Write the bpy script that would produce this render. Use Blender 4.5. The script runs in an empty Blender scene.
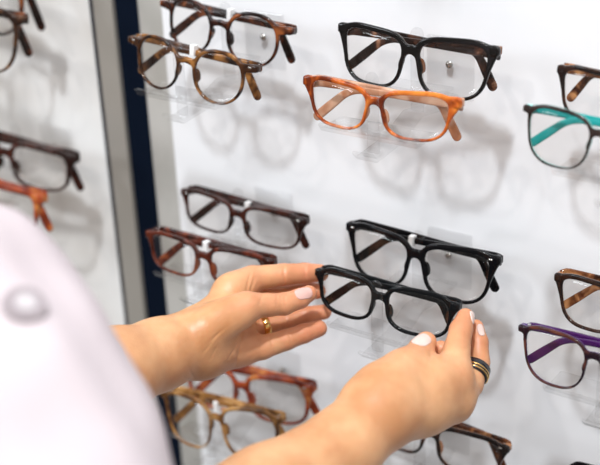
import bpy, bmesh, math, random
import numpy as np
from mathutils import Vector, Matrix

# ------------------------------------------------------------------ camera
W_, H_ = 600, 465
CP = np.array([.6648, -.791, .2639])
FPX = 1253.3
R = np.array([[.81220257, -.20285485, .54697065],
              [.58172878, .35202473, -.73325999],
              [-.04380185, .91374422, .40392189]])
cam_d = bpy.data.cameras.new('camera')
cam = bpy.data.objects.new('camera', cam_d)
bpy.context.scene.collection.objects.link(cam)
cam.matrix_world = Matrix([list(R[0]) + [CP[0]], list(R[1]) + [CP[1]], list(R[2]) + [CP[2]], [0, 0, 0, 1]])
cam_d.sensor_width = 36
cam_d.lens = 36 * FPX / W_
cam_d.clip_start = .02
cam_d.dof.use_dof = True
cam_d.dof.focus_distance = .955
cam_d.dof.aperture_fstop = 4.4
bpy.context.scene.camera = cam
C = bpy.context.scene.collection

# ------------------------------------------------------------------ light
w = bpy.data.worlds.new('world'); bpy.context.scene.world = w
w.use_nodes = True
nt = w.node_tree
bg = nt.nodes['Background']
tc = nt.nodes.new('ShaderNodeTexCoord')
sep = nt.nodes.new('ShaderNodeSeparateXYZ')
ramp = nt.nodes.new('ShaderNodeValToRGB')
mp = nt.nodes.new('ShaderNodeMapRange'); mp.inputs[1].default_value = -1; mp.inputs[2].default_value = 1
nt.links.new(tc.outputs['Generated'], sep.inputs[0]); nt.links.new(sep.outputs[2], mp.inputs[0])
nt.links.new(mp.outputs[0], ramp.inputs[0]); nt.links.new(ramp.outputs[0], bg.inputs[0])
ramp.color_ramp.elements[0].position = .3; ramp.color_ramp.elements[0].color = (.26, .21, .18, 1)
ramp.color_ramp.elements[1].position = .8; ramp.color_ramp.elements[1].color = (1, .93, .87, 1)
bg.inputs[1].default_value = .62


def area(name, loc, target, size, power, col):
    l = bpy.data.lights.new(name, 'AREA'); l.shape = 'DISK'; l.size = size; l.energy = power; l.color = col
    o = bpy.data.objects.new(name, l); C.objects.link(o)
    o.location = loc
    o.rotation_euler = (Vector(target) - Vector(loc)).to_track_quat('-Z', 'Y').to_euler()
    return o


area('ceiling_downlight', (.62, -1.35, 2.51), (.2, .06, -.15), .17, 86, (.90, .95, 1))
area('ceiling_downlight', (-.05, -.80, 1.75), (.2, .06, -.15), .07, 6, (.95, .97, 1))
area('ceiling_downlight', (1.2, -1.1, 1.7), (.2, .0, -.15), .07, 6, (.95, .97, 1))
area('ceiling_downlight', (.1, -2.2, 1.9), (.2, .0, -.15), .10, 10, (1, .95, .9))
area('ceiling_downlight', (1.0, -2.4, 1.9), (.2, .0, -.15), .10, 10, (1, .95, .9))
area('left_area_light', (-1.5, -2.0, .9), (.1, .0, -.1), .8, 22, (.86, .93, 1))  # unseen broad area light, cool white, from out of view on the left
vs = bpy.context.scene.view_settings
vs.view_transform = 'Standard'; vs.look = 'None'; vs.gamma = 1; vs.use_curve_mapping = False
vs.exposure = -.07
bpy.context.scene.cycles.transparent_max_bounces = 64
bpy.context.scene.cycles.max_bounces = 12


# ------------------------------------------------------------------ pixel helpers (place a point at its real distance)
def ray(u, v):
    return R @ np.array([(u - W_ / 2) / FPX, -(v - H_ / 2) / FPX, -1.])


def on_y(u, v, y):
    d = ray(u, v); t = (y - CP[1]) / d[1]
    return CP + d * t


def at(u, v, d):
    """point seen at u,v at depth d (metres along the view axis)"""
    return CP + ray(u, v) * d


# ------------------------------------------------------------------ materials
def mat(name, base=(.8, .8, .8), rough=.4, metal=0, **k):
    m = bpy.data.materials.new(name); m.use_nodes = True
    b = m.node_tree.nodes['Principled BSDF']
    b.inputs['Base Color'].default_value = (*base, 1)
    b.inputs['Roughness'].default_value = rough
    b.inputs['Metallic'].default_value = metal
    for kk, vv in k.items():
        b.inputs[kk.replace('_', ' ')].default_value = vv
    return m


def ramp_node(m, stops):
    r = m.node_tree.nodes.new('ShaderNodeValToRGB')
    cr = r.color_ramp
    while len(cr.elements) < len(stops): cr.elements.new(.5)
    for e, (p, c) in zip(cr.elements, stops):
        e.position = p; e.color = (*c, 1)
    return r


def tortoise(name, stops, scale=45, seed=0, back=None, rough=.09, split=.0024, plain=None):
    """mottled acetate; back = colour of a laminated inner layer"""
    m = mat(name, (.1, .05, .03), rough); n = m.node_tree; b = n.nodes['Principled BSDF']
    tc = n.nodes.new('ShaderNodeTexCoord'); mpn = n.nodes.new('ShaderNodeMapping')
    mpn.inputs['Location'].default_value = (seed * 1.7, seed, seed * .6)
    n.links.new(tc.outputs['Object'], mpn.inputs[0])
    no = n.nodes.new('ShaderNodeTexNoise'); no.inputs['Scale'].default_value = scale
    no.inputs['Detail'].default_value = 2.5; no.inputs['Distortion'].default_value = .8
    n.links.new(mpn.outputs[0], no.inputs['Vector'])
    r = ramp_node(m, stops); n.links.new(no.outputs[0], r.inputs[0])
    out = r.outputs[0]
    if back is not None:
        s = n.nodes.new('ShaderNodeSeparateXYZ'); n.links.new(tc.outputs['Object'], s.inputs[0])
        # laminate boundary follows the base curve of the front: y - x*x/0.7
        x2 = n.nodes.new('ShaderNodeMath'); x2.operation = 'MULTIPLY'; n.links.new(s.outputs[0], x2.inputs[0]); n.links.new(s.outputs[0], x2.inputs[1])
        x3 = n.nodes.new('ShaderNodeMath'); x3.operation = 'DIVIDE'; n.links.new(x2.outputs[0], x3.inputs[0]); x3.inputs[1].default_value = .7
        su = n.nodes.new('ShaderNodeMath'); su.operation = 'SUBTRACT'; n.links.new(s.outputs[1], su.inputs[0]); n.links.new(x3.outputs[0], su.inputs[1])
        g = n.nodes.new('ShaderNodeMapRange'); g.inputs[1].default_value = split - .0003; g.inputs[2].default_value = split + .0003
        n.links.new(su.outputs[0], g.inputs[0])
        mx = n.nodes.new('ShaderNodeMix'); mx.data_type = 'RGBA'
        n.links.new(g.outputs[0], mx.inputs[0]); n.links.new(out, mx.inputs[6])
        mx.inputs[7].default_value = (*back, 1)
        out = mx.outputs[2]
    n.links.new(out, b.inputs['Base Color'])
    b.inputs['Specular IOR Level'].default_value = .36
    return m


def clear(name, tint, ior=1.49, edge=.0, refl_rough=.03, tex=False):
    """clear plastic pane: lets light and shadow rays through, mirrors at grazing angles"""
    m = bpy.data.materials.new(name); m.use_nodes = True; n = m.node_tree
    n.nodes.remove(n.nodes['Principled BSDF']); out = n.nodes['Material Output']
    t = n.nodes.new('ShaderNodeBsdfTransparent'); t.inputs[0].default_value = (*tint, 1)
    g = n.nodes.new('ShaderNodeBsdfGlossy'); g.inputs['Roughness'].default_value = refl_rough
    f = n.nodes.new('ShaderNodeFresnel'); f.inputs[0].default_value = ior
    mx = n.nodes.new('ShaderNodeMixShader')
    # mirror only on the way in: rays are not bent, so there is no internal reflection
    ge = n.nodes.new('ShaderNodeNewGeometry')
    su = n.nodes.new('ShaderNodeMath'); su.operation = 'SUBTRACT'; su.inputs[0].default_value = 1; n.links.new(ge.outputs['Backfacing'], su.inputs[1])
    ml = n.nodes.new('ShaderNodeMath'); ml.operation = 'MULTIPLY'; n.links.new(f.outputs[0], ml.inputs[0]); n.links.new(su.outputs[0], ml.inputs[1])
    n.links.new(ml.outputs[0], mx.inputs[0]); n.links.new(t.outputs[0], mx.inputs[1]); n.links.new(g.outputs[0], mx.inputs[2])
    n.links.new(mx.outputs[0], out.inputs[0])
    return m


def noisy(m, scale, c1, c2, bump=0, bscale=None, lo=.35, hi=.65):
    n = m.node_tree; b = n.nodes['Principled BSDF']
    tc = n.nodes.new('ShaderNodeTexCoord')
    no = n.nodes.new('ShaderNodeTexNoise'); no.inputs['Scale'].default_value = scale; no.inputs['Detail'].default_value = 3
    n.links.new(tc.outputs['Object'], no.inputs['Vector'])
    r = ramp_node(m, [(lo, c1), (hi, c2)]); n.links.new(no.outputs[0], r.inputs[0]); n.links.new(r.outputs[0], b.inputs['Base Color'])
    if bump:
        nb = n.nodes.new('ShaderNodeTexNoise'); nb.inputs['Scale'].default_value = bscale or scale * 5; nb.inputs['Detail'].default_value = 4
        n.links.new(tc.outputs['Object'], nb.inputs['Vector'])
        bp = n.nodes.new('ShaderNodeBump'); bp.inputs['Strength'].default_value = bump; bp.inputs['Distance'].default_value = .001
        n.links.new(nb.outputs[0], bp.inputs['Height']); n.links.new(bp.outputs[0], b.inputs['Normal'])
    return m


M = {}
M['panel'] = noisy(mat('white_laminate', (.83, .84, .86), .35), 3, (.80, .815, .84), (.83, .84, .86))
M['left_panel'] = noisy(mat('cream_laminate', (.83, .83, .81), .35), 9, (.74, .72, .69), (.84, .84, .83))
M['silver'] = mat('brushed_aluminium', (.50, .475, .43), .42, .55)
M['silver2'] = noisy(mat('grey_profile', (.5, .49, .46), .4, .2), 14, (.42, .41, .38), (.56, .55, .52))
M['navy'] = mat('navy_strip', (.0012, .0045, .013), .6, Specular_IOR_Level=.08)
M['dark_edge'] = mat('dark_seam', (.02, .02, .03), .7, Specular_IOR_Level=.1)
M['acrylic'] = clear('clear_acrylic', (.966, .966, .966), ior=1.6, refl_rough=.10)
M['lens'] = clear('clear_lens', (.968, .960, .952), 1.5)
M['lens_left'] = M['lens']
M['steel'] = mat('polished_steel', (.55, .54, .52), .22, 1)
M['gold'] = mat('gold', (.95, .62, .22), .16, 1)
M['blackring'] = mat('black_enamel', (.012, .012, .016), .25)
M['tag'] = mat('white_paper', (.9, .9, .9), .5)
M['black'] = mat('glossy_black_acetate', (.004, .004, .005), .06, Specular_IOR_Level=.18)
M['held_black'] = mat('polished_black_acetate', (.004, .005, .006), .04, Specular_IOR_Level=.24)
M['t_dark'] = tortoise('dark_tortoise', [(.44, (.010, .005, .004)), (.56, (.045, .012, .006)), (.70, (.24, .07, .02))], 60, 1)
M['t_brown'] = tortoise('brown_tortoise', [(.38, (.014, .006, .004)), (.52, (.06, .022, .008)), (.67, (.30, .13, .035))], 60, 4)
M['t_blackfront'] = tortoise('black_over_tortoise', [(0, (.004, .004, .004)), (1, (.006, .005, .005))], 60, 2, back=(.20, .075, .03))
M['t_temple'] = tortoise('tortoise_temple', [(.46, (.012, .007, .006)), (.58, (.07, .03, .02)), (.70, (.34, .17, .10))], 55, 7)
M['t_amber'] = tortoise('amber_tortoise', [(.36, (.12, .018, .004)), (.50, (.44, .085, .010)), (.66, (.70, .22, .035))], 50, 3, back=(.62, .33, .20), split=.0026)
M['t_amber_temple'] = tortoise('pale_amber_temple', [(.4, (.38, .16, .08)), (.62, (.62, .40, .28))], 40, 3)
M['brown'] = tortoise('dark_brown_acetate', [(.4, (.012, .004, .003)), (.67, (.06, .014, .008))], 50, 6)
M['red_brown'] = tortoise('red_brown_acetate', [(.42, (.025, .005, .003)), (.56, (.10, .018, .008)), (.69, (.32, .08, .025))], 45, 8)
M['red_amber'] = tortoise('red_amber_acetate', [(.38, (.12, .014, .006)), (.52, (.33, .055, .015)), (.66, (.62, .24, .06))], 50, 9)
M['olive'] = tortoise('honey_olive_acetate', [(.35, (.07, .025, .007)), (.5, (.25, .11, .03)), (.66, (.48, .26, .09))], 50, 10)
M['teal_front'] = tortoise('dark_brown_over_teal', [(.4, (.012, .008, .007)), (.6, (.035, .022, .018))], 50, 11, back=(.32, .78, .72), split=.0016)
M['teal'] = mat('teal_acetate', (.01, .28, .27), .12)
M['purple_front'] = tortoise('brown_over_purple', [(.46, (.012, .005, .010)), (.66, (.10, .03, .02))], 60, 12, back=(.06, .018, .13), split=.0016)
M['purple'] = mat('purple_acetate', (.045, .007, .075), .12)
M['t_light'] = tortoise('honey_tortoise', [(.42, (.03, .010, .006)), (.55, (.15, .05, .018)), (.68, (.55, .27, .11))], 60, 13)
M['t_dark_r'] = tortoise('dark_front_over_honey', [(.42, (.010, .006, .005)), (.66, (.05, .018, .010))], 60, 14, back=(.40, .18, .08), split=.0022)
M['hinge'] = mat('hinge_metal', (.6, .6, .6), .25, 1)

sk = mat('skin', (.62, .36, .24), .42, Subsurface_Weight=.25, Subsurface_Scale=.006)
sk.node_tree.nodes['Principled BSDF'].inputs['Subsurface Radius'].default_value = (1, .35, .2)
noisy(sk, 26, (.53, .245, .105), (.70, .385, .195), bump=.22, bscale=420)
_n = sk.node_tree; _b = _n.nodes['Principled BSDF']; _src = _b.inputs['Base Color'].links[0].from_socket
_at = _n.nodes.new('ShaderNodeAttribute'); _at.attribute_name = 'flush'
_mx = _n.nodes.new('ShaderNodeMix'); _mx.data_type = 'RGBA'; _n.links.new(_at.outputs['Fac'], _mx.inputs[0]); _n.links.new(_src, _mx.inputs[6])
_mx.inputs[7].default_value = (.66, .20, .12, 1); _n.links.new(_mx.outputs[2], _b.inputs['Base Color'])
M['skin'] = sk
M['nail'] = mat('pale_pink_nail_polish', (.66, .40, .35), .15, Coat_Weight=.6)
M['nail_r'] = mat('white_nail_polish', (.66, .50, .44), .15, Coat_Weight=.6)
M['shirt'] = noisy(mat('pale_pink_white_cotton', (.84, .77, .78), .85), 8, (.50, .43, .445), (.56, .49, .505), bump=.3, bscale=900)
M['button'] = mat('grey_button', (.30, .26, .27), .9)
M['button_c'] = mat('pearl_button_centre', (.5, .46, .47), .6)


# ------------------------------------------------------------------ mesh helpers
def link(name, me, m, parent=None):
    o = bpy.data.objects.new(name, me); C.objects.link(o)
    if m is not None: me.materials.append(m)
    if parent is not None: o.parent = parent
    return o


def from_arrays(name, V, F, m, parent=None, smooth=True):
    me = bpy.data.meshes.new(name)
    me.from_pydata([tuple(map(float, v)) for v in V], [], [tuple(map(int, f)) for f in F])
    me.polygons.foreach_set('use_smooth', [smooth] * len(me.polygons))
    me.update()
    return link(name, me, m, parent)


def bevel_box(name, lo, hi, m, parent=None, b=.0006, mw=None):
    bm = bmesh.new()
    bmesh.ops.create_cube(bm, size=1)
    lo = Vector(lo); hi = Vector(hi)
    for v in bm.verts:
        v.co = Vector([(lo[i] + hi[i]) / 2 + v.co[i] * (hi[i] - lo[i]) for i in range(3)])
    if b: bmesh.ops.bevel(bm, geom=bm.edges[:], offset=b, segments=2, affect='EDGES', profile=.5)
    if mw is not None: bm.transform(mw)
    me = bpy.data.meshes.new(name); bm.to_mesh(me); bm.free()
    return link(name, me, m, parent)


def surface_nets(f, lo, hi, h):
    """mesh of the zero level of f on a grid"""
    lo = np.array(lo, float); hi = np.array(hi, float)
    n = np.maximum(((hi - lo) / h).astype(int) + 2, 4)
    ax = [lo[i] + h * np.arange(n[i]) for i in range(3)]
    X, Y, Z = np.meshgrid(*ax, indexing='ij')
    D = f(X, Y, Z).astype(np.float64)
    D[0] = D[-1] = 1e-2; D[:, 0] = D[:, -1] = 1e-2; D[:, :, 0] = D[:, :, -1] = 1e-2
    inside = D < 0
    s = tuple(k - 1 for k in n)
    acc = np.zeros(s + (3,)); cnt = np.zeros(s)
    crosses = []
    for a in range(3):
        sl0 = [slice(None)] * 3; sl1 = [slice(None)] * 3
        sl0[a] = slice(0, -1); sl1[a] = slice(1, None)
        d0 = D[tuple(sl0)]; d1 = D[tuple(sl1)]
        cr = (d0 < 0) != (d1 < 0)
        crosses.append(cr)
        idx = np.argwhere(cr)
        t = d0[cr] / (d0[cr] - d1[cr])
        p = idx.astype(float); p[:, a] += t
        o = [b for b in range(3) if b != a]
        for i in (0, 1):
            for j in (0, 1):
                c = idx.copy(); c[:, o[0]] -= i; c[:, o[1]] -= j
                ok = (c >= 0).all(1) & (c < np.array(s)).all(1)
                cc = c[ok]
                np.add.at(acc, (cc[:, 0], cc[:, 1], cc[:, 2]), p[ok])
                np.add.at(cnt, (cc[:, 0], cc[:, 1], cc[:, 2]), 1)
    has = cnt > 0
    vid = -np.ones(s, int); vid[has] = np.arange(has.sum())
    V = acc[has] / cnt[has][:, None] * h + lo
    F = []
    for a in range(3):
        idx = np.argwhere(crosses[a])
        o = [(a + 1) % 3, (a + 2) % 3]
        ok = (idx[:, o[0]] > 0) & (idx[:, o[1]] > 0)
        idx = idx[ok]
        q = []
        for (i, j) in ((0, 0), (1, 0), (1, 1), (0, 1)):
            c = idx.copy(); c[:, o[0]] -= i; c[:, o[1]] -= j
            q.append(vid[c[:, 0], c[:, 1], c[:, 2]])
        q = np.stack(q, 1)
        neg = inside[idx[:, 0], idx[:, 1], idx[:, 2]]
        q[~neg] = q[~neg][:, ::-1]
        F.append(q)
    return V, np.concatenate(F)


def smin(a, b, k):
    h = np.clip(.5 + .5 * (b - a) / k, 0, 1)
    return b * (1 - h) + a * h - k * h * (1 - h)


# ------------------------------------------------------------------ eyeglasses
def lens_poly(a, b, n, taper, lift, flat=0., N=72):
    """outline of one lens, outer side at +x; taper widens the top, lift raises the outer top corner"""
    P = []
    for i in range(N):
        t = 2 * math.pi * i / N
        c, s_ = math.cos(t), math.sin(t)
        m = n if s_ > 0 else 2 + (n - 2) * .55
        x = a * math.copysign(abs(c) ** (2 / m), c); z = b * math.copysign(abs(s_) ** (2 / m), s_)
        if z > 0: z *= (1 - flat)
        x *= 1 + taper * z / b
        z += lift * (x / a) * (1 if z > 0 else .45)
        P.append((x, z))
    return np.array(P)


def poly_sdf(P, X, Z):
    d = np.full(X.shape, 1e9); ins = np.zeros(X.shape, bool)
    n = len(P)
    for i in range(n):
        x0, z0 = P[i]; x1, z1 = P[(i + 1) % n]
        ex, ez = x1 - x0, z1 - z0
        wx, wz = X - x0, Z - z0
        t = np.clip((wx * ex + wz * ez) / (ex * ex + ez * ez + 1e-12), 0, 1)
        d = np.minimum(d, (wx - t * ex) ** 2 + (wz - t * ez) ** 2)
        c = ((z0 > Z) != (z1 > Z)) & (X < ex * (Z - z0) / (ez + 1e-12) + x0)
        ins ^= c
    return np.where(ins, -1, 1) * np.sqrt(d)


def seg2(X, Z, p, q, r0, r1):
    ex, ez = q[0] - p[0], q[1] - p[1]
    t = np.clip(((X - p[0]) * ex + (Z - p[1]) * ez) / (ex * ex + ez * ez), 0, 1)
    return np.hypot(X - p[0] - t * ex, Z - p[1] - t * ez) - (r0 + (r1 - r0) * t)


CURV = 700.  # y = x*x/CURV (mm)

STY = {  # lens half width, half height, squareness, taper, lift, top flattening, bridge gap, rim, extra brow, end height, bridge height
    'panto': dict(a=22.5, b=20.5, n=2.3, taper=.05, lift=.8, flat=.04, dbl=20, rim=2.2, brow=.9, ze=13, zb=8, rb=2.6, te=4.2),
    'wayfarer': dict(a=25.8, b=20, n=3.9, taper=.125, lift=1.5, flat=.02, dbl=18, rim=2.7, brow=1.8, ze=18.0, zb=10, rb=3.6, te=5.2, wing=4.2),
    'cat': dict(a=25.6, b=16.5, n=3.6, taper=.11, lift=1.8, flat=.05, dbl=17, rim=2.2, brow=1.4, ze=13.8, zb=7, rb=3, te=5.4, wing=5.0),
    'narrow': dict(a=26.6, b=15.2, n=3.8, taper=.05, lift=.5, flat=.03, dbl=18, rim=2.2, brow=1.4, ze=12.0, zb=6.5, rb=3, te=4.8, wing=3.6),
    'rect': dict(a=26.6, b=17.5, n=3.9, taper=.07, lift=.8, flat=.02, dbl=17, rim=2.4, brow=1.5, ze=14.5, zb=7.5, rb=3, te=4.8, wing=3.8),
    'held': dict(a=26.4, b=16.8, n=3.5, taper=.045, lift=.4, flat=.02, dbl=17, rim=2.9, brow=1.2, ze=12.0, zb=6.5, rb=3.2, te=5.0, wing=3.8),
    'soft': dict(a=26.5, b=23, n=3.2, taper=.10, lift=1.4, flat=.05, dbl=17, rim=1.9, brow=1.4, ze=18.5, zb=10.5, rb=3, te=4.2),
}
WH = 70.


def front_mesh(st):
    s = STY[st]
    cx = s['dbl'] / 2 + s['a']
    P = lens_poly(s['a'], s['b'], s['n'], s['taper'], s['lift'], s['flat'])
    h = .62
    P0 = P + [cx, 0]

    def f(X, Y, Z):
        x2 = np.abs(X[:, 0, :]); z2 = Z[:, 0, :]
        dl = poly_sdf(P0, x2, z2)
        up = np.clip((z2 + 4) / (s['b'] * 1.1), 0, 1); up = up * up * (3 - 2 * up)
        o = dl - (s['rim'] + s['brow'] * up)
        br = seg2(x2, z2, (0, s['zb'] + .8), (s['dbl'] / 2 + 1.5, s['zb'] - .8), s['rb'], s['rb'] + .3)
        o = smin(o, br, 3.5)
        en = seg2(x2, z2, (cx + s['a'] * .86, s['ze'] - 1.5), (WH - s['te'] * .8, s['ze']), s['te'] * .9, s['te'] * .78)
        o = smin(o, en, 3.)
        if s.get('wing'):
            wg = seg2(x2, z2, (cx + s['a'] * .96, -2.), (WH - s['wing'] - .4, s['ze'] - 1.), 1.5, s['wing'])
            o = smin(o, wg, 2.)
        d2 = np.maximum(o, -dl)
        d2 = d2[:, None, :]
        yy = Y - X * X / CURV
        t = 1.75
        dy = np.abs(yy - t) - t
        r = 1.0
        qx = d2 + r; qy = dy + r
        d = np.minimum(np.maximum(qx, qy), 0) + np.hypot(np.maximum(qx, 0), np.maximum(qy, 0)) - r
        # nose pads moulded behind the bridge
        ax_ = np.abs(X)
        px = s['dbl'] / 2 - .2; pz = s['zb'] - 10.5
        e = np.sqrt(((ax_ - px - .4 - (Z - pz) * -.25) / 1.7) ** 2 + ((Y - 4.6) / 3.6) ** 2 + ((Z - pz) / 5.4) ** 2)
        e = (e - 1) * 2.0
        d = smin(d, e, 1.5)
        # corner blocks that carry the hinges
        bx = np.abs(ax_ - (WH - 3.2)) - 2.6; by = np.abs(Y - 10.0) - 4.5; bz = np.abs(Z - s['ze']) - s['te'] * .62
        q = [bx + .9, by + .9, bz + .9]
        e = np.minimum(np.maximum(np.maximum(q[0], q[1]), q[2]), 0) + np.sqrt(sum(np.maximum(k, 0) ** 2 for k in q)) - .9
        d = smin(d, e, 1.2)
        return d

    V, F = surface_nets(f, (-WH - 2, -1.5, -s['b'] - 6), (WH + 2, 16, s['b'] + 9), h)
    return V / 1000, F, P0


def lens_mesh(P0, sign):
    P = P0.copy(); P[:, 0] *= sign
    c = P.mean(0); V = []; F = []
    n = len(P); rings = 5
    for side in (0, 1):
        y = 1.0 + side * 1.3
        V.append((c[0], c[0] ** 2 / CURV + y, c[1]))
        for r in range(1, rings + 1):
            for p in P:
                q = c + (p - c) * (r / rings) * 1.012
                bulge = .9 * (1 - (r / rings) ** 2)
                V.append((q[0], q[0] ** 2 / CURV + y - bulge, q[1]))
    base = 1 + rings * n
    for side in (0, 1):
        o = side * base
        for i in range(n):
            j = (i + 1) % n
            tri = (o, o + 1 + i, o + 1 + j)
            F.append(tri if side ^ (sign > 0) else tri[::-1])
            for r in range(rings - 1):
                a = o + 1 + r * n
                q = (a + i, a + n + i, a + n + j, a + j)
                F.append(q if side ^ (sign > 0) else q[::-1])
    for i in range(n):
        j = (i + 1) % n; a = 1 + (rings - 1) * n
        F.append((a + i, a + j, base + a + j, base + a + i))
    return np.array(V) / 1000, F


def temple_mesh(side, ze, y0, h0=9., h1=5.2, h2=7.5, thick=3.4, drop=.72, straight=86, tail=48):
    """folded temple: from the hinge across the back of the front, then the ear bend"""
    pts = []
    x = WH - 3.2
    pts.append((x, 14.2, ze, h0, thick))
    pts.append((x - 2.0, y0 - .6 if y0 > 14 else y0, ze, h0, thick))
    m = 9
    for i in range(m + 1):
        t = i / m
        pts.append((x - 5 - straight * t, y0 + 1.0 * math.sin(math.pi * t) + .4, ze - 1.6 * t, h0 + (h1 - h0) * min(1, t * 1.3), thick - .3 * t))
    bx, by, bz = pts[-1][:3]
    k = 12
    ang = 0; px, pz = bx, bz
    for i in range(1, k + 1):
        t = i / k
        ang = drop * min(1, t * 2.2)
        px -= tail / k * math.cos(ang); pz -= tail / k * math.sin(ang)
        hh = h1 + (h2 - h1) * min(1, t * 1.4)
        pts.append((px, by - .5 * t, pz, hh, thick - .3))
    # round end
    for q in (.5, .8, .95, 1.0):
        e = 3.6 * q; sc = math.sqrt(max(0, 1 - q * q)) if q < 1 else .05
        pts.append((px - e * math.cos(ang), by - .5, pz - e * math.sin(ang), max(h2 * sc, .3), max((thick - .3) * (sc * .6 + .4), .3)))
    V = []; F = []
    ns = 16
    for i, (x_, y_, z_, hh, th) in enumerate(pts):
        a = pts[max(i - 1, 0)]; b = pts[min(i + 1, len(pts) - 1)]
        T = np.array([b[0] - a[0], b[1] - a[1], b[2] - a[2]], float); T /= np.linalg.norm(T)
        Nn = np.array([0, 1., 0]); Nn -= T * Nn.dot(T)
        if np.linalg.norm(Nn) < .3: Nn = np.array([-1., 0, 0]); Nn -= T * Nn.dot(T)
        if i <= 1: Nn = np.array([.4, .6, 0]) if i == 1 else np.array([1., 0, 0]); Nn -= T * Nn.dot(T)
        Nn /= np.linalg.norm(Nn); B = np.cross(T, Nn)
        for k_ in range(ns):
            t = 2 * math.pi * (k_ + .5) / ns
            c, s_ = math.cos(t), math.sin(t)
            u = .5 * th * math.copysign(abs(c) ** .5, c); v_ = .5 * hh * math.copysign(abs(s_) ** .5, s_)
            p = np.array([x_, y_, z_]) + Nn * u + B * v_
            V.append((p[0] * side, p[1], p[2]))
    for i in range(len(pts) - 1):
        for k_ in range(ns):
            a = i * ns + k_; b = i * ns + (k_ + 1) % ns
            F.append((a, b, b + ns, a + ns) if side > 0 else (a, a + ns, b + ns, b))
    F.append(tuple(range(ns))[::-1] if side > 0 else tuple(range(ns)))
    e = (len(pts) - 1) * ns
    F.append(tuple(range(e, e + ns)) if side > 0 else tuple(range(e, e + ns))[::-1])
    return np.array(V) / 1000, F


CACHE = {}


def eyeglasses(label, L, Rr, y, style, front, temple, group, pitch=6, rivets=False, price=False, order=1, tdown=0., name='eyeglasses'):
    s = STY[style]
    pl = on_y(L[0], L[1], y + .007); pr = on_y(Rr[0], Rr[1], y + .007)
    ex = pr - pl; wd = np.linalg.norm(ex); ex /= wd
    sc = wd / (2 * WH / 1000)
    up = np.array([0, math.sin(math.radians(pitch)), math.cos(math.radians(pitch))])
    up -= ex * up.dot(ex); up /= np.linalg.norm(up)
    ey = np.cross(up, ex)
    o_ = (pl + pr) / 2 - up * (s['ze'] + 1.5) / 1000 * sc - ey * .007 * sc
    root = bpy.data.objects.new(name, None); C.objects.link(root)
    root.empty_display_size = .02
    mw = Matrix([[ex[0], ey[0], up[0], o_[0]], [ex[1], ey[1], up[1], o_[1]], [ex[2], ey[2], up[2], o_[2]], [0, 0, 0, 1]])
    root.matrix_world = mw @ Matrix.Scale(sc, 4)
    root['label'] = label; root['category'] = 'eyeglasses'
    if group: root['group'] = group
    if style not in CACHE: CACHE[style] = front_mesh(style)
    V, F, P0 = CACHE[style]
    fr = from_arrays('frame_front', V, F, M[front], root)
    for sg in (-1, 1):
        v, f = lens_mesh(P0, sg)
        from_arrays('lens', v, f, M['lens'], root)
    for sg in (1, -1):
        near = (sg == order)
        v, f = temple_mesh(sg, s['ze'] - tdown, 16.0 if near else 21.5, h0=s['te'] * 1.75, drop=.70 if near else 1.0, straight=84 if near else 99, tail=48 if near else 35)
        t = from_arrays('temple', v, f, M[temple], root)
        if temple != front: t['label'] = {'teal': 'bright teal temple arm', 'purple': 'purple temple arm', 't_temple': 'mottled tortoiseshell temple arm',
                                           't_amber_temple': 'pale translucent amber temple arm', 't_light': 'honey tortoiseshell temple arm'}.get(temple, 'darker temple arm')
        hg = bevel_box('hinge', ((WH - 8) / 1000, .0125, (s['ze'] - 2) / 1000), ((WH - 5) / 1000, .0165, (s['ze'] + 2) / 1000), M['hinge'], root, .0004)
        if sg < 0:
            for vv in hg.data.vertices: vv.co.x *= -1
            hg.data.flip_normals()
    if rivets:
        for sg in (-1, 1):
            x0 = sg * (WH - 7.5) / 1000
            bm = bmesh.new(); bmesh.ops.create_uvsphere(bm, u_segments=16, v_segments=8, radius=1)
            for v in bm.verts: v.co = Vector((x0 + v.co.x * .0020, (WH - 7.5) ** 2 / CURV / 1000 + v.co.y * .0006, (s['ze'] + .4) / 1000 + v.co.z * .0009))
            me = bpy.data.meshes.new('rivet'); bm.to_mesh(me); bm.free()
            link('rivet', me, M['steel'], root)['label'] = 'small silver rivet'
    if price:
        xo, zo = price
        bevel_box('price_tag', (xo - .0022, .0128, zo - .002), (xo + .0022, .0186, zo + .0065), M['tag'], root, .0003)['label'] = 'small white price tag wrapped on the arm'
    return root


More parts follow.
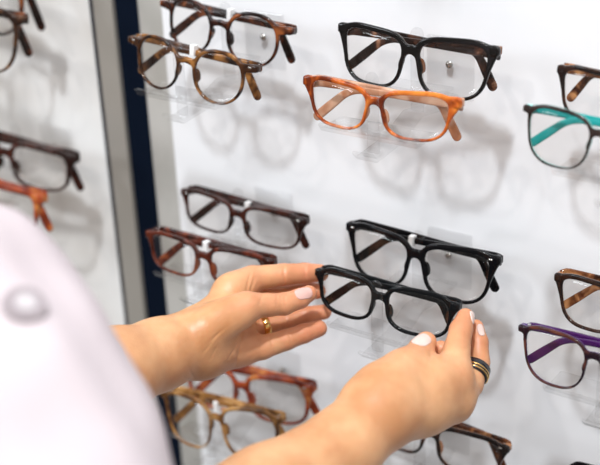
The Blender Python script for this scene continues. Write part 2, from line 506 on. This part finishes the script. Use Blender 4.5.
GB = 'display eyeglasses folded on the clear wall stands'
specs = [
    ('round dark tortoiseshell eyeglasses at the back of the top left stand', (160, 1), (293, 30), 0, 'panto', 't_dark', 't_dark', 6, dict(price=(.0, .012))),
    ('round lighter brown tortoiseshell eyeglasses at the front of the top left stand', (128, 37), (258, 68), -.05, 'panto', 't_brown', 't_brown', 6, dict(price=(-.004, .012), rivets=True)),
    ('large glossy black eyeglasses with tortoiseshell inside, top centre stand back', (338, 25), (499, 50), 0, 'wayfarer', 't_blackfront', 't_temple', 6, dict(tdown=3.0)),
    ('bright orange amber tortoiseshell eyeglasses on the front of the top centre stand', (303, 78), (461, 102), -.05, 'cat', 't_amber', 't_amber_temple', 6, dict(tdown=2.2)),
    ('narrow dark brown eyeglasses just above the left hand, back of the stand', (181, 190), (306, 221), 0, 'narrow', 'brown', 'brown', 6, dict(price=(.001, .008), rivets=True)),
    ('narrow red brown eyeglasses partly hidden by the left hand', (146, 232), (273, 262), -.05, 'narrow', 'red_brown', 'red_brown', 6, dict(price=(-.008, .008))),
    ('large black eyeglasses with silver rivets behind the pair held in the hands', (346, 224), (500, 260), 0, 'wayfarer', 'black', 'black', 6, dict(tdown=1.5, rivets=True, price=(-.012, .013))),
    ('red amber rectangular eyeglasses below the left wrist', (181, 361), (313, 388), 0, 'rect', 'red_amber', 'red_amber', 6, dict(rivets=True)),
    ('honey olive eyeglasses in front on the bottom left stand', (160, 392), (282, 419), -.05, 'soft', 'olive', 'olive', 6, dict(price=(-.01, .012))),
    ('dark tortoiseshell eyeglasses below the right hand at the bottom edge', (366, 398), (509, 449), 0, 'rect', 't_dark_r', 't_light', 6, dict(rivets=True)),
    ('dark fronted eyeglasses with honey tortoiseshell arms, back of top right stand', (557, 67), (720, 96), 0, 'wayfarer', 't_dark_r', 't_light', 6, dict(order=-1)),
    ('dark eyeglasses with teal inside and bright teal arms on the right', (523, 106), (690, 137), -.05, 'soft', 'teal_front', 'teal', 6, dict(tdown=2.5)),
    ('tortoiseshell eyeglasses behind the purple pair at the right edge', (554, 275), (716, 308), 0, 'wayfarer', 't_dark_r', 't_light', 6, dict()),
    ('dark eyeglasses with purple inside and purple arms at the right edge', (518, 326), (683, 362), -.05, 'soft', 'purple_front', 'purple', 6, dict(tdown=2.5)),
    ('dark eyeglasses barely showing in the bottom right corner', (565, 469), (719, 506), 0, 'rect', 'black', 'black', 6, dict()),
]
for lab, L_, R_, y_, st, fr_, te_, pt_, kw in specs:
    eyeglasses(lab, L_, R_, y_, st, fr_, te_, GB, pt_, **kw)
# blurred pairs on the neighbouring panel
GL = 'eyeglasses on the neighbouring panel to the left'
eyeglasses('thin dark round eyeglasses highest on the blurred left panel', (-92, -38), (36, -7), 0, 'panto', 't_dark', 't_dark', GL, 6)
eyeglasses('dark tortoiseshell eyeglasses below another pair, top of the left panel', (-105, -10), (22, 19), -.04, 'soft', 't_brown', 't_dark', GL, 6)
eyeglasses('dark brown rectangular eyeglasses halfway up the blurred left panel', (-50, 128), (74, 158), 0, 'narrow', 'brown', 'brown', GL, 6)
eyeglasses('orange tortoiseshell eyeglasses whose end shows under a brown pair, left panel', (-84, 168), (41, 198), -.05, 'narrow', 'red_amber', 'red_amber', GL, 6)
# the held pair
held = eyeglasses('glossy black rectangular eyeglasses held by both hands', (315, 270), (459, 306), -.052, 'held', 'held_black', 'held_black', None, 10)

# ------------------------------------------------------------------ wall panels and trims
WY = .06


def struct(o):
    o['kind'] = 'structure'; return o


xs = [on_y(u, 170, WY)[0] for u in (107.4, 110.0, 128, 152, 175)]
ZT, ZB = 1.9, -1.2
struct(bevel_box('wall_back', (xs[4], WY, ZB), (2.2, WY + .02, ZT), M['panel'], b=.002))
struct(bevel_box('wall_left', (-2.2, WY + .004, ZB), (xs[0], WY + .02, ZT), M['left_panel'], b=.001))
struct(bevel_box('trim_1', (xs[0], WY + .0005, ZB), (xs[1], WY + .03, ZT), M['dark_edge'], b=0))
struct(bevel_box('trim_2', (xs[1], WY + .001, ZB), (xs[2], WY + .03, ZT), M['silver'], b=.001))
struct(bevel_box('trim_3', (xs[2], WY + .006, ZB), (xs[3], WY + .03, ZT), M['navy'], b=0))
struct(bevel_box('trim_4', (xs[3], WY + .002, ZB), (xs[4], WY + .03, ZT), M['silver2'], b=.001))
struct(bevel_box('floor', (-2.2, -3.2, ZB - .05), (2.2, WY + .03, ZB), mat('dark_floor', (.12, .11, .10), .6), b=0))


# ------------------------------------------------------------------ clear stands
def extrude_profile(name, pts, x0, x1, m, parent):
    """closed yz outline pushed along x"""
    n = len(pts)
    V = [(x0, p[0], p[1]) for p in pts] + [(x1, p[0], p[1]) for p in pts]
    bm = bmesh.new()
    vs_ = [bm.verts.new(v) for v in V]
    bm.faces.new(vs_[:n]); bm.faces.new(vs_[n:][::-1])
    for i in range(n):
        j = (i + 1) % n
        bm.faces.new((vs_[i], vs_[n + i], vs_[n + j], vs_[j]))
    bmesh.ops.recalc_face_normals(bm, faces=bm.faces[:])
    bmesh.ops.bevel(bm, geom=[e for e in bm.edges if len(e.link_faces) == 2 and e.calc_face_angle(0) > .6], offset=.0005, segments=2, affect='EDGES')
    me = bpy.data.meshes.new(name); bm.to_mesh(me); bm.free()
    return link(name, me, m, parent)


def strip(path, th):
    """closed outline of a bent sheet following path (y,z)"""
    P = [np.array(p, float) for p in path]; L = []; Rg = []
    for i, p in enumerate(P):
        a = P[max(i - 1, 0)]; b = P[min(i + 1, len(P) - 1)]
        t = (b - a) / np.linalg.norm(b - a); nn = np.array([-t[1], t[0]])
        L.append(tuple(p + nn * th / 2)); Rg.append(tuple(p - nn * th / 2))
    return L + Rg[::-1]


def tab(name, y, z0, z1, wx, th, root):
    """upright tongue with a rounded head"""
    r = wx / 2; pts = [(-r, z0), (r, z0)]
    for i in range(13):
        t = math.pi * i / 12
        pts.append((r * math.cos(t), z1 - r + r * math.sin(t)))
    bm = bmesh.new()
    a = [bm.verts.new((p[0], y, p[1])) for p in pts]; b = [bm.verts.new((p[0], y + th, p[1])) for p in pts]
    bm.faces.new(a); bm.faces.new(b[::-1])
    for i in range(len(pts)):
        j = (i + 1) % len(pts); bm.faces.new((a[i], b[i], b[j], a[j]))
    bmesh.ops.recalc_face_normals(bm, faces=bm.faces[:])
    bmesh.ops.bevel(bm, geom=[e for e in bm.edges if e.calc_face_angle(0) > .9], offset=.0006, segments=2, affect='EDGES')
    me = bpy.data.meshes.new(name); bm.to_mesh(me); bm.free()
    return link(name, me, M['acrylic'], root)


def make_stand():
    root = bpy.data.objects.new('display_stand', None); C.objects.link(root); root.empty_display_size = .02
    A = M['acrylic']
    bevel_box('back_plate', (-.021, WY - .0035, -.050), (.021, WY - .0002, .0), A, root, .0008)
    extrude_profile('support_arm', strip([(WY - .0045, -.046), (.030, -.050), (0.0, -.046), (-.030, -.058), (-.066, -.062), (-.072, -.056)], .003), -.009, .009, A, root)
    tab('nose_rest', .0052, -.046, .020, .011, .003, root)
    tab('nose_rest', -.0585, -.060, .002, .010, .003, root)
    # trays under the lenses, lip turned up at the front
    extrude_profile('tray', strip([(-.036, -.0450), (-.064, -.0460), (-.067, -.0405)], .0026), -.042, .042, A, root)
    extrude_profile('tray', strip([(.018, -.0270), (-.006, -.0280), (-.0085, -.0245)], .0024), -.026, .026, A, root)
    sc = bpy.data.meshes.new('screw'); bm = bmesh.new()
    bmesh.ops.create_uvsphere(bm, u_segments=20, v_segments=10, radius=.0032)
    for v in bm.verts: v.co.y *= .6
    bm.transform(Matrix.Translation((0, WY - .004, -.022)))
    bm.to_mesh(sc); bm.free()
    for p in sc.polygons: p.use_smooth = True
    link('screw', sc, M['steel'], root)['label'] = 'round steel screw head'
    root['category'] = 'eyeglass stand'
    return root


def dup(root, loc):
    r = root.copy(); C.objects.link(r); r.location = loc
    for ch in root.children:
        c = ch.copy(); C.objects.link(c); c.parent = r
    return r


S, RW = .1888, .1676
sites = [
    (0, 0, 'clear acrylic stand under the two round tortoiseshell pairs, top left', 'm'),
    (1, 0, 'clear acrylic stand under the black and the orange amber pairs', 'm'),
    (2, 0, 'clear acrylic stand under the teal armed pair at the right edge', 'm'),
    (0, 1, 'clear acrylic stand carrying the two narrow brown pairs above the hand', 'm'),
    (1, 1, 'clear acrylic stand in the centre behind the held black pair', 'm'),
    (2, 1, 'clear acrylic stand under the purple armed pair at the right edge', 'm'),
    (0, 2, 'clear acrylic stand under the honey olive pair at the bottom', 'm'),
    (1, 2, 'clear acrylic stand with a screw head showing below the right hand', 'm'),
    (1, -1, 'empty clear acrylic stand at the top edge above the black pair', 'm'),
]
st0 = make_stand()
for i, (c_, r_, lab, _) in enumerate(sites):
    loc = (c_ * S + (0.003 if c_ == 0 else 0), 0, -r_ * RW)
    o = st0 if i == 0 else dup(st0, loc)
    o.location = loc
    o['label'] = lab; o['group'] = 'clear acrylic wall stands'
for (u, v, lab) in ((-28, -22, 'clear acrylic stand at the top of the blurred left panel'), (12, 143, 'clear acrylic stand under the brown pair on the blurred left panel')):
    p = on_y(u, v, .0)
    o = dup(st0, (p[0], 0, p[2])); o['label'] = lab; o['group'] = 'clear acrylic wall stands'


# ------------------------------------------------------------------ person: arms, hands, shirt
def cone_sdf(X, Y, Z, a, b, r0, r1):
    a = np.asarray(a); b = np.asarray(b); e = b - a; l2 = e.dot(e)
    t = np.clip(((X - a[0]) * e[0] + (Y - a[1]) * e[1] + (Z - a[2]) * e[2]) / l2, 0, 1)
    return np.sqrt((X - a[0] - t * e[0]) ** 2 + (Y - a[1] - t * e[1]) ** 2 + (Z - a[2] - t * e[2]) ** 2) - (r0 + (r1 - r0) * t)


def ell_sdf(X, Y, Z, c, A, r):
    """ellipsoid with axes A (rows) and radii r"""
    q = []
    for k in range(3):
        q.append(((X - c[0]) * A[k][0] + (Y - c[1]) * A[k][1] + (Z - c[2]) * A[k][2]) / r[k])
    n = np.sqrt(sum(k * k for k in q)); n2 = np.sqrt(sum((k / rr) ** 2 for k, rr in zip(q, r))) + 1e-9
    return n * (n - 1) / n2


def nrm(v): v = np.asarray(v, float); return v / np.linalg.norm(v)


MM = .001
VIEW = -R[:, 2]  # into the picture


def J(u, v, d, r):  # joint: pixel, depth in mm, radius in mm
    return (at(u, v, d * MM), r * MM)


def hand_sdf(spec):
    def f(X, Y, Z):
        d = None
        for (p, q, k) in spec['palm']:
            e = cone_sdf(X, Y, Z, p[0], q[0], p[1], q[1])
            d = e if d is None else smin(d, e, k * MM)
        fd = None
        for ch in spec['fingers']:
            c = None
            for p, q in zip(ch[:-1], ch[1:]):
                e = cone_sdf(X, Y, Z, p[0], q[0], p[1], q[1])
                c = e if c is None else smin(c, e, 2.0 * MM)
            fd = c if fd is None else smin(fd, c, .5 * MM)
        d = smin(d, fd, spec.get('k', 7) * MM)
        for (c, ax, depth, wid, rad) in spec['creases']:
            ax = nrm(ax)
            pr = (X - c[0]) * ax[0] + (Y - c[1]) * ax[1] + (Z - c[2]) * ax[2]
            ds = (X - c[0]) ** 2 + (Y - c[1]) ** 2 + (Z - c[2]) ** 2
            d = d + depth * MM * np.exp(-(pr / (wid * MM)) ** 2) * np.exp(-(ds / (rad * MM) ** 2) ** 2)
        return d
    return f


def bounds(spec, pad=6):
    P = []
    for (p, q, k) in spec['palm']: P += [(p[0], p[1]), (q[0], q[1])]
    for ch in spec['fingers']: P += ch
    lo = np.min([p - r for p, r in P], 0) - pad * MM; hi = np.max([p + r for p, r in P], 0) + pad * MM
    return lo, hi


# distances of the held frame's ends
def depth_of(p): return float((np.asarray(p) - CP) @ VIEW) * 1000


DL = depth_of(on_y(317, 275, -.045)); DR = depth_of(on_y(459, 306, -.045))
print('DEPTHS', DL, DR)

# left hand: forearm from the lower left, thumb towards the viewer, fingertips behind the frame
lf = {}
wrist = J(181, 349, DL - 48, 25)
lf['palm'] = [
    (J(30, 410, DL - 150, 40), J(112, 372, DL - 95, 31.5), 12),
    (J(112, 372, DL - 95, 31.5), J(160, 354, DL - 62, 26.5), 12),
    (J(160, 354, DL - 62, 26.5), J(196, 341, DL - 42, 23.5), 10),
    (J(196, 341, DL - 42, 23.5), J(228, 306, DL - 16, 17), 12),     # to the index knuckle
    (J(200, 350, DL - 40, 20), J(234, 330, DL - 10, 17), 12),
    (J(205, 352, DL - 38, 19), J(238, 347, DL - 16, 15.5), 10),    # heel of the hand
    (J(205, 330, DL - 55, 17), J(238, 313, DL - 44, 14), 8),     # ball of the thumb
    (J(228, 290, DL - 14, 12.5), J(244, 286, DL - 8, 11.5), 8),
]
idx = [J(236, 287, DL - 12, 12.5), J(252, 279, DL - 4, 10.8), J(284, 274.5, DL + 2, 8.9), J(305, 273, DL + 8, 8.2), J(320, 273, DL + 12, 7.4)]
mid = [J(236, 306, DL + 2, 10.5), J(268, 297, DL + 14, 9), J(292, 294, DL + 20, 8.4), J(308, 291, DL + 21, 7.6), J(318, 291, DL + 21, 6.6)]
rng = [J(236, 331, DL - 4, 10.5), J(262, 327, DL + 4, 7.8), J(286, 321, DL + 10, 7.4), J(306, 315, DL + 14, 7.0), J(324, 312, DL + 16, 6.3)]
pky = [J(238, 350, DL - 20, 13), J(262, 347.5, DL - 14, 9.8), J(286, 340, DL - 8, 8.4), J(304, 333.5, DL - 3, 7.8), J(319, 328.5, DL + 1, 6.8)]
thb = [J(222, 318, DL - 48, 14), J(248, 306, DL - 44, 11.3), J(268, 305, DL - 36, 9.2), J(284, 304, DL - 30, 8.8), J(300, 298.5, DL - 24, 7.9), J(309, 293.5, DL - 20, 6.6)]
lf['fingers'] = [idx, mid, rng, pky, thb]
lf['k'] = 6
UPI = R[:, 1]; RTI = R[:, 0]


def cr(u, v, d, dirpx, depth=.7, wid=.7, rad=9):
    return (at(u, v, d * MM), RTI * dirpx[0] - UPI * dirpx[1], depth, wid, rad)


lf['creases'] = [
    cr(284, 274, DL - 6, (1, -.05), .7, .8, 10), cr(305, 272, DL - 2, (1, 0), .5, .7, 8),
    cr(277, 298, DL - 42, (1, .05), .5, .6, 8), cr(281, 298, DL - 42, (1, .05), .5, .6, 8), cr(285, 298, DL - 42, (1, .05), .5, .6, 8),
    cr(262, 296, DL - 46, (1, .3), .5, .8, 10),
    cr(290, 337, DL - 14, (1, -.3), .5, .7, 8), cr(306, 331, DL - 8, (1, -.3), .4, .6, 7),
    cr(286, 320, DL + 4, (1, -.2), .5, .7, 8),
    cr(210, 344, DL - 58, (1, .75), .55, .8, 12), cr(205, 349, DL - 58, (1, .9), .6, .7, 11), cr(215, 350, DL - 56, (1, .5), .5, .7, 10), cr(200, 342, DL - 58, (1, .8), .4, .7, 10), cr(214, 337, DL - 60, (.8, .9), .7, .9, 12),
    cr(184, 372, DL - 60, (1, -.6), .8, 1.0, 14), cr(190, 366, DL - 62, (1, -.3), .8, 1.0, 14),
    cr(240, 345, DL - 38, (1, .2), .9, 1.0, 16), cr(232, 352, DL - 38, (.8, .5), .7, .9, 12),
    cr(248, 283, DL - 18, (1, .2), .7, .9, 9), cr(252, 286, DL - 18, (1, .3), .6, .8, 9),
    cr(272, 345, DL - 20, (1, -.3), .4, .6, 8),
]

# right hand: back of the hand to the viewer, thumb and index closing on the right end
rt = {}
rt['palm'] = [
    (J(170, 552, DR - 190, 37), J(266, 494, DR - 132, 30), 14),
    (J(266, 494, DR - 132, 30), J(346, 444, DR - 92, 25.5), 12),
    (J(346, 444, DR - 92, 25.5), J(380, 411, DR - 70, 25), 10),
    (J(380, 411, DR - 70, 25), J(425, 385, DR - 48, 20.5), 14),
    (J(377, 408, DR - 70, 23), J(420, 404, DR - 50, 22), 12),
    (J(420, 404, DR - 50, 21), J(450, 400, DR - 36, 18), 12),
    (J(425, 385, DR - 46, 19), J(450, 381, DR - 38, 16), 12),
    (J(390, 385, DR - 66, 18), J(404, 368, DR - 52, 12.5), 12),   # thumb base
]
ri = [J(440, 380, DR - 46, 15.5), J(454, 374, DR - 42, 12.6), J(457, 348, DR - 28, 9.6), J(461, 330, DR - 18, 8.6), J(465.5, 317, DR - 12, 6.6)]
rm = [J(452, 396, DR - 34, 15), J(469, 384, DR - 24, 10.5), J(479, 362, DR - 10, 8.0), J(478.5, 342, DR - 4, 7.3), J(476, 327, DR + 0, 5.8)]
rr_ = [J(445, 385, DR - 30, 12), J(452, 372, DR - 10, 8.5), J(447, 358, DR - 12, 7.2), J(441, 349, DR - 16, 6.4)]
rp = [J(440, 400, DR - 28, 12), J(446, 388, DR - 10, 9), J(438, 370, DR - 14, 7), J(432, 362, DR - 20, 6)]
rth = [J(385, 388, DR - 66, 16.5), J(399, 370, DR - 54, 12), J(412, 360, DR - 43, 9.8), J(421, 349, DR - 34, 9.1), J(426, 342, DR - 29, 7.8)]
rt['fingers'] = [ri, rm, rr_, rp, rth]
rt['k'] = 8
rt['creases'] = [
    cr(457, 350, DR - 38, (.1, 1), .4, .9, 8), cr(480, 362, DR - 18, (0, 1), .4, .8, 8),
    cr(424, 366, DR - 50, (1, .6), 1.0, 1.6, 12), cr(402, 358, DR - 60, (1, .4), .4, .8, 8),
]

vox = .9 * MM
Vs, Fs = [], []
off = 0
for sp in (lf, rt):
    lo, hi = bounds(sp)
    V, F = surface_nets(hand_sdf(sp), lo, hi, vox)
    Vs.append(V); Fs.append(F + off); off += len(V)
# upper arms, shoulders and chest below the frame, so that both arms belong to one body
elL = at(30, 410, (DL - 150) * MM); elR = at(170, 552, (DR - 190) * MM)
shL = at(-420, 700, .52); shR = at(60, 1250, .50)
mids = (shL + shR) / 2
low = mids + np.array([-.02, -.02, -.42])


def torso(X, Y, Z, g=0.):
    d = cone_sdf(X, Y, Z, elL, shL, .040 + g, .052 + g)
    d = smin(d, cone_sdf(X, Y, Z, elR, shR, .040 + g, .052 + g), .02)
    d = smin(d, cone_sdf(X, Y, Z, shL, shR, .055 + g, .055 + g), .05)
    d = smin(d, cone_sdf(X, Y, Z, mids + [0, 0, -.10], low, .12 + g, .13 + g), .06)
    return d


print('SHOULDERS', shL, shR, elL, elR, low)
pts_ = np.array([elL, elR, shL, shR, low])
V, F = surface_nets(lambda X, Y, Z: torso(X, Y, Z), pts_.min(0) - .16, pts_.max(0) + .16, .008)
Vs.append(V); Fs.append(F + off)
person = bpy.data.objects.new('person', None); C.objects.link(person)
person['label'] = 'person in a pale shirt reaching in with both hands to hold black glasses'
person['category'] = 'person'
person.location = (low[0], low[1], ZB)
inv = np.array(person.location)
allV = np.concatenate(Vs)
body = from_arrays('body', allV - inv, np.concatenate(Fs), M['skin'], person)
# pinker skin on fingertips, knuckles and the heel of the hand
fl_ = np.zeros(len(allV))
for sp, w_ in ((lf, .62), (rt, .42)):
    for ch in sp['fingers']:
        for k_, (p_, r_) in enumerate(ch[1:]):
            fl_ = np.maximum(fl_, w_ * (.7 if k_ < len(ch) - 3 else 1.) * np.exp(-((np.linalg.norm(allV - p_, axis=1) / .015) ** 2)))
hp = lf['palm'][5][1][0]
fl_ = np.maximum(fl_, .35 * np.exp(-((np.linalg.norm(allV - hp, axis=1) / .028) ** 2)))
att = body.data.attributes.new('flush', 'FLOAT', 'POINT'); att.data.foreach_set('value', fl_.astype(np.float32))


# shirt: loose left sleeve in the near foreground and the rest of the blouse out of frame
def shirt(X, Y, Z):
    g = .012
    d = cone_sdf(X, Y, Z, elR * .72 + shR * .28, shR, .058, .068)
    d = smin(d, cone_sdf(X, Y, Z, shL, shR, .067, .067), .05)
    d = smin(d, cone_sdf(X, Y, Z, mids + [0, 0, -.10], low, .132, .142), .06)
    cuff = at(92, 374, (DL - 108) * MM); e1 = at(40, 402, (DL - 160) * MM)
    s1 = cone_sdf(X, Y, Z, cuff, e1, .037, .050)
    d = smin(d, s1, .02)
    d = smin(d, cone_sdf(X, Y, Z, e1, at(-60, 420, .66), .050, .088), .03)
    d = smin(d, cone_sdf(X, Y, Z, at(-45, 318, .66), at(10, 520, .62), .064, .074), .03)
    d = smin(d, cone_sdf(X, Y, Z, at(10, 520, .62), at(60, 600, .60), .072, .075), .03)
    d = smin(d, cone_sdf(X, Y, Z, at(20, 440, .64), shL, .06, .08), .03)
    # folds
    q = X * 60 + Z * 35 + 6 * np.sin(Y * 30)
    d = d + .0016 * np.sin(q * 1.0) + .0012 * np.sin(X * 38 - Z * 90)
    # open cuff
    axd = nrm(cuff - e1)
    pr = (X - cuff[0]) * axd[0] + (Y - cuff[1]) * axd[1] + (Z - cuff[2]) * axd[2]
    near = cone_sdf(X, Y, Z, cuff, cuff + axd * .08, .075, .075)
    d = np.where(near < 0, np.maximum(d, pr - .004), d)
    return d


V, F = surface_nets(shirt, pts_.min(0) - .19, pts_.max(0) + .22, .005)
from_arrays('shirt', V - inv, F, M['shirt'], person)


def hit(f, u, v, d0, d1):
    for k in range(2000):
        p = at(u, v, d0 + (d1 - d0) * k / 2000)
        if float(f(np.array([p[0]]), np.array([p[1]]), np.array([p[2]]))[0]) < 0: return p
    return None


def grad(f, p, e=.0006):
    g = []
    for k in range(3):
        q = np.array(p); q[k] += e; r = np.array(p); r[k] -= e
        g.append(float(f(*[np.array([t]) for t in q])[0] - f(*[np.array([t]) for t in r])[0]))
    return nrm(g)


def oriented(name, kind, p, n, m, parent, sx, sy, sz, tdir=None):
    """small solid with its z axis along n and y axis along tdir"""
    n = nrm(n); t = np.array(tdir if tdir is not None else [0, 0, 1.]); t = nrm(t - n * t.dot(n)); b = np.cross(t, n)
    bm = bmesh.new()
    if kind == 'ell': bmesh.ops.create_uvsphere(bm, u_segments=24, v_segments=14, radius=1)
    else:
        bmesh.ops.create_cone(bm, cap_ends=True, segments=32, radius1=1, radius2=.9, depth=2)
    for v in bm.verts: v.co = Vector((v.co.x * sx, v.co.y * sy, v.co.z * sz))
    p = np.array(p) - inv
    mw = Matrix([[b[0], t[0], n[0], p[0]], [b[1], t[1], n[1], p[1]], [b[2], t[2], n[2], p[2]], [0, 0, 0, 1]])
    bm.transform(mw)
    me = bpy.data.meshes.new(name); bm.to_mesh(me); bm.free()
    for q in me.polygons: q.use_smooth = kind == 'ell'
    return link(name, me, m, parent)


p = hit(shirt, 25, 305, .35, .95)
if p is not None:
    g = grad(shirt, p)
    bt = oriented('button', 'cyl', p + g * .0005, g, M['button'], person, .0115, .0115, .0016); bt['label'] = 'grey rimmed round shirt button'
    oriented('button_centre', 'cyl', p + g * .0015, g, M['button_c'], bt, .0055, .0055, .0012)
else:
    print('NO BUTTON HIT')


def nail(f, u, v, du, dv, d0, ln, wd, m, lab, lift=-.9, curv=1.0):
    """shell patch that follows the fingertip: offset surface clipped by a rounded box"""
    p = hit(f, u, v, d0 * MM - .03, d0 * MM + .05)
    if p is None: print('nail miss', u, v); return
    n = grad(f, p)
    t = RTI * du - UPI * dv; t = nrm(t - n * t.dot(n)); b = np.cross(t, n)

    def g(X, Y, Z):
        a = ((X - p[0]) * t[0] + (Y - p[1]) * t[1] + (Z - p[2]) * t[2]) / (ln * MM)
        c = ((X - p[0]) * b[0] + (Y - p[1]) * b[1] + (Z - p[2]) * b[2]) / (wd * MM)
        k = (X - p[0]) * n[0] + (Y - p[1]) * n[1] + (Z - p[2]) * n[2]
        e = ((np.abs(a) ** 2.8 + np.abs(c) ** 2.8) ** (1 / 2.8) - 1) * wd * MM
        s_ = f(X, Y, Z) - .55 * MM
        return np.maximum(np.maximum(s_, e), -(k + 4.5 * MM))
    V, F = surface_nets(g, p - .011, p + .011, .0004)
    o = from_arrays('fingernail', V - inv, F, m, person); o['label'] = lab


fl = hand_sdf(lf); frt = hand_sdf(rt)
nail(fl, 304, 292.5, 1, -.5, DL - 32, 7.6, 5.2, M['nail'], 'pale pink polished thumb nail of the left hand')
nail(frt, 421.5, 339.0, .45, -1, DR - 40, 7.4, 6.2, M['nail_r'], 'white polished thumb nail of the right hand')
nail(frt, 473, 317.5, .3, -1, DR - 14, 5.0, 2.8, M['nail_r'], 'white polished index nail of the right hand')
nail(frt, 481.0, 330, .1, -1, DR - 4, 5.0, 2.8, M['nail_r'], 'white polished middle finger nail of the right hand')


# rings
def torus(name, c, ax, Rm, prof, m, parent, n=64):
    ax = nrm(ax); a = nrm(np.cross(ax, [0.3, .2, 1])); b = np.cross(ax, a)
    V = []; F = []; k = len(prof)
    for i in range(n):
        t = 2 * math.pi * i / n; e = a * math.cos(t) + b * math.sin(t)
        for (h_, r_) in prof: V.append(np.array(c) - inv + e * (Rm + r_) + ax * h_)
    for i in range(n):
        for j in range(k):
            F.append((i * k + j, i * k + (j + 1) % k, ((i + 1) % n) * k + (j + 1) % k, ((i + 1) % n) * k + j))
    return from_arrays(name, V, F, m, parent)


def band(w_, t_): return [(-w_, -.0004), (-w_ * .9, t_ * .8), (0, t_), (w_ * .9, t_ * .8), (w_, -.0004)]


a0, a1 = rng[1][0], rng[2][0]
ax = a1 - a0
c = a0 + ax * .12
o = torus('gold_ring', c, ax, .0080, band(.0030, .0014), M['gold'], person); o['label'] = 'wide shiny gold ring on the left hand'
a0, a1 = rm[1][0], rm[2][0]
c = a0 + (a1 - a0) * .56
o = torus('black_ring', c, a1 - a0, .0096, band(.0052, .0016), M['blackring'], person); o['label'] = 'black ring with gold stripes on the right hand'
for dz in (-.0030, -.0006):
    torus('ring_stripe', c + nrm(a1 - a0) * dz, a1 - a0, .0108, [(-.0006, -.0008), (-.0004, .0008), (.0004, .0008), (.0006, -.0008)], M['gold'], o)
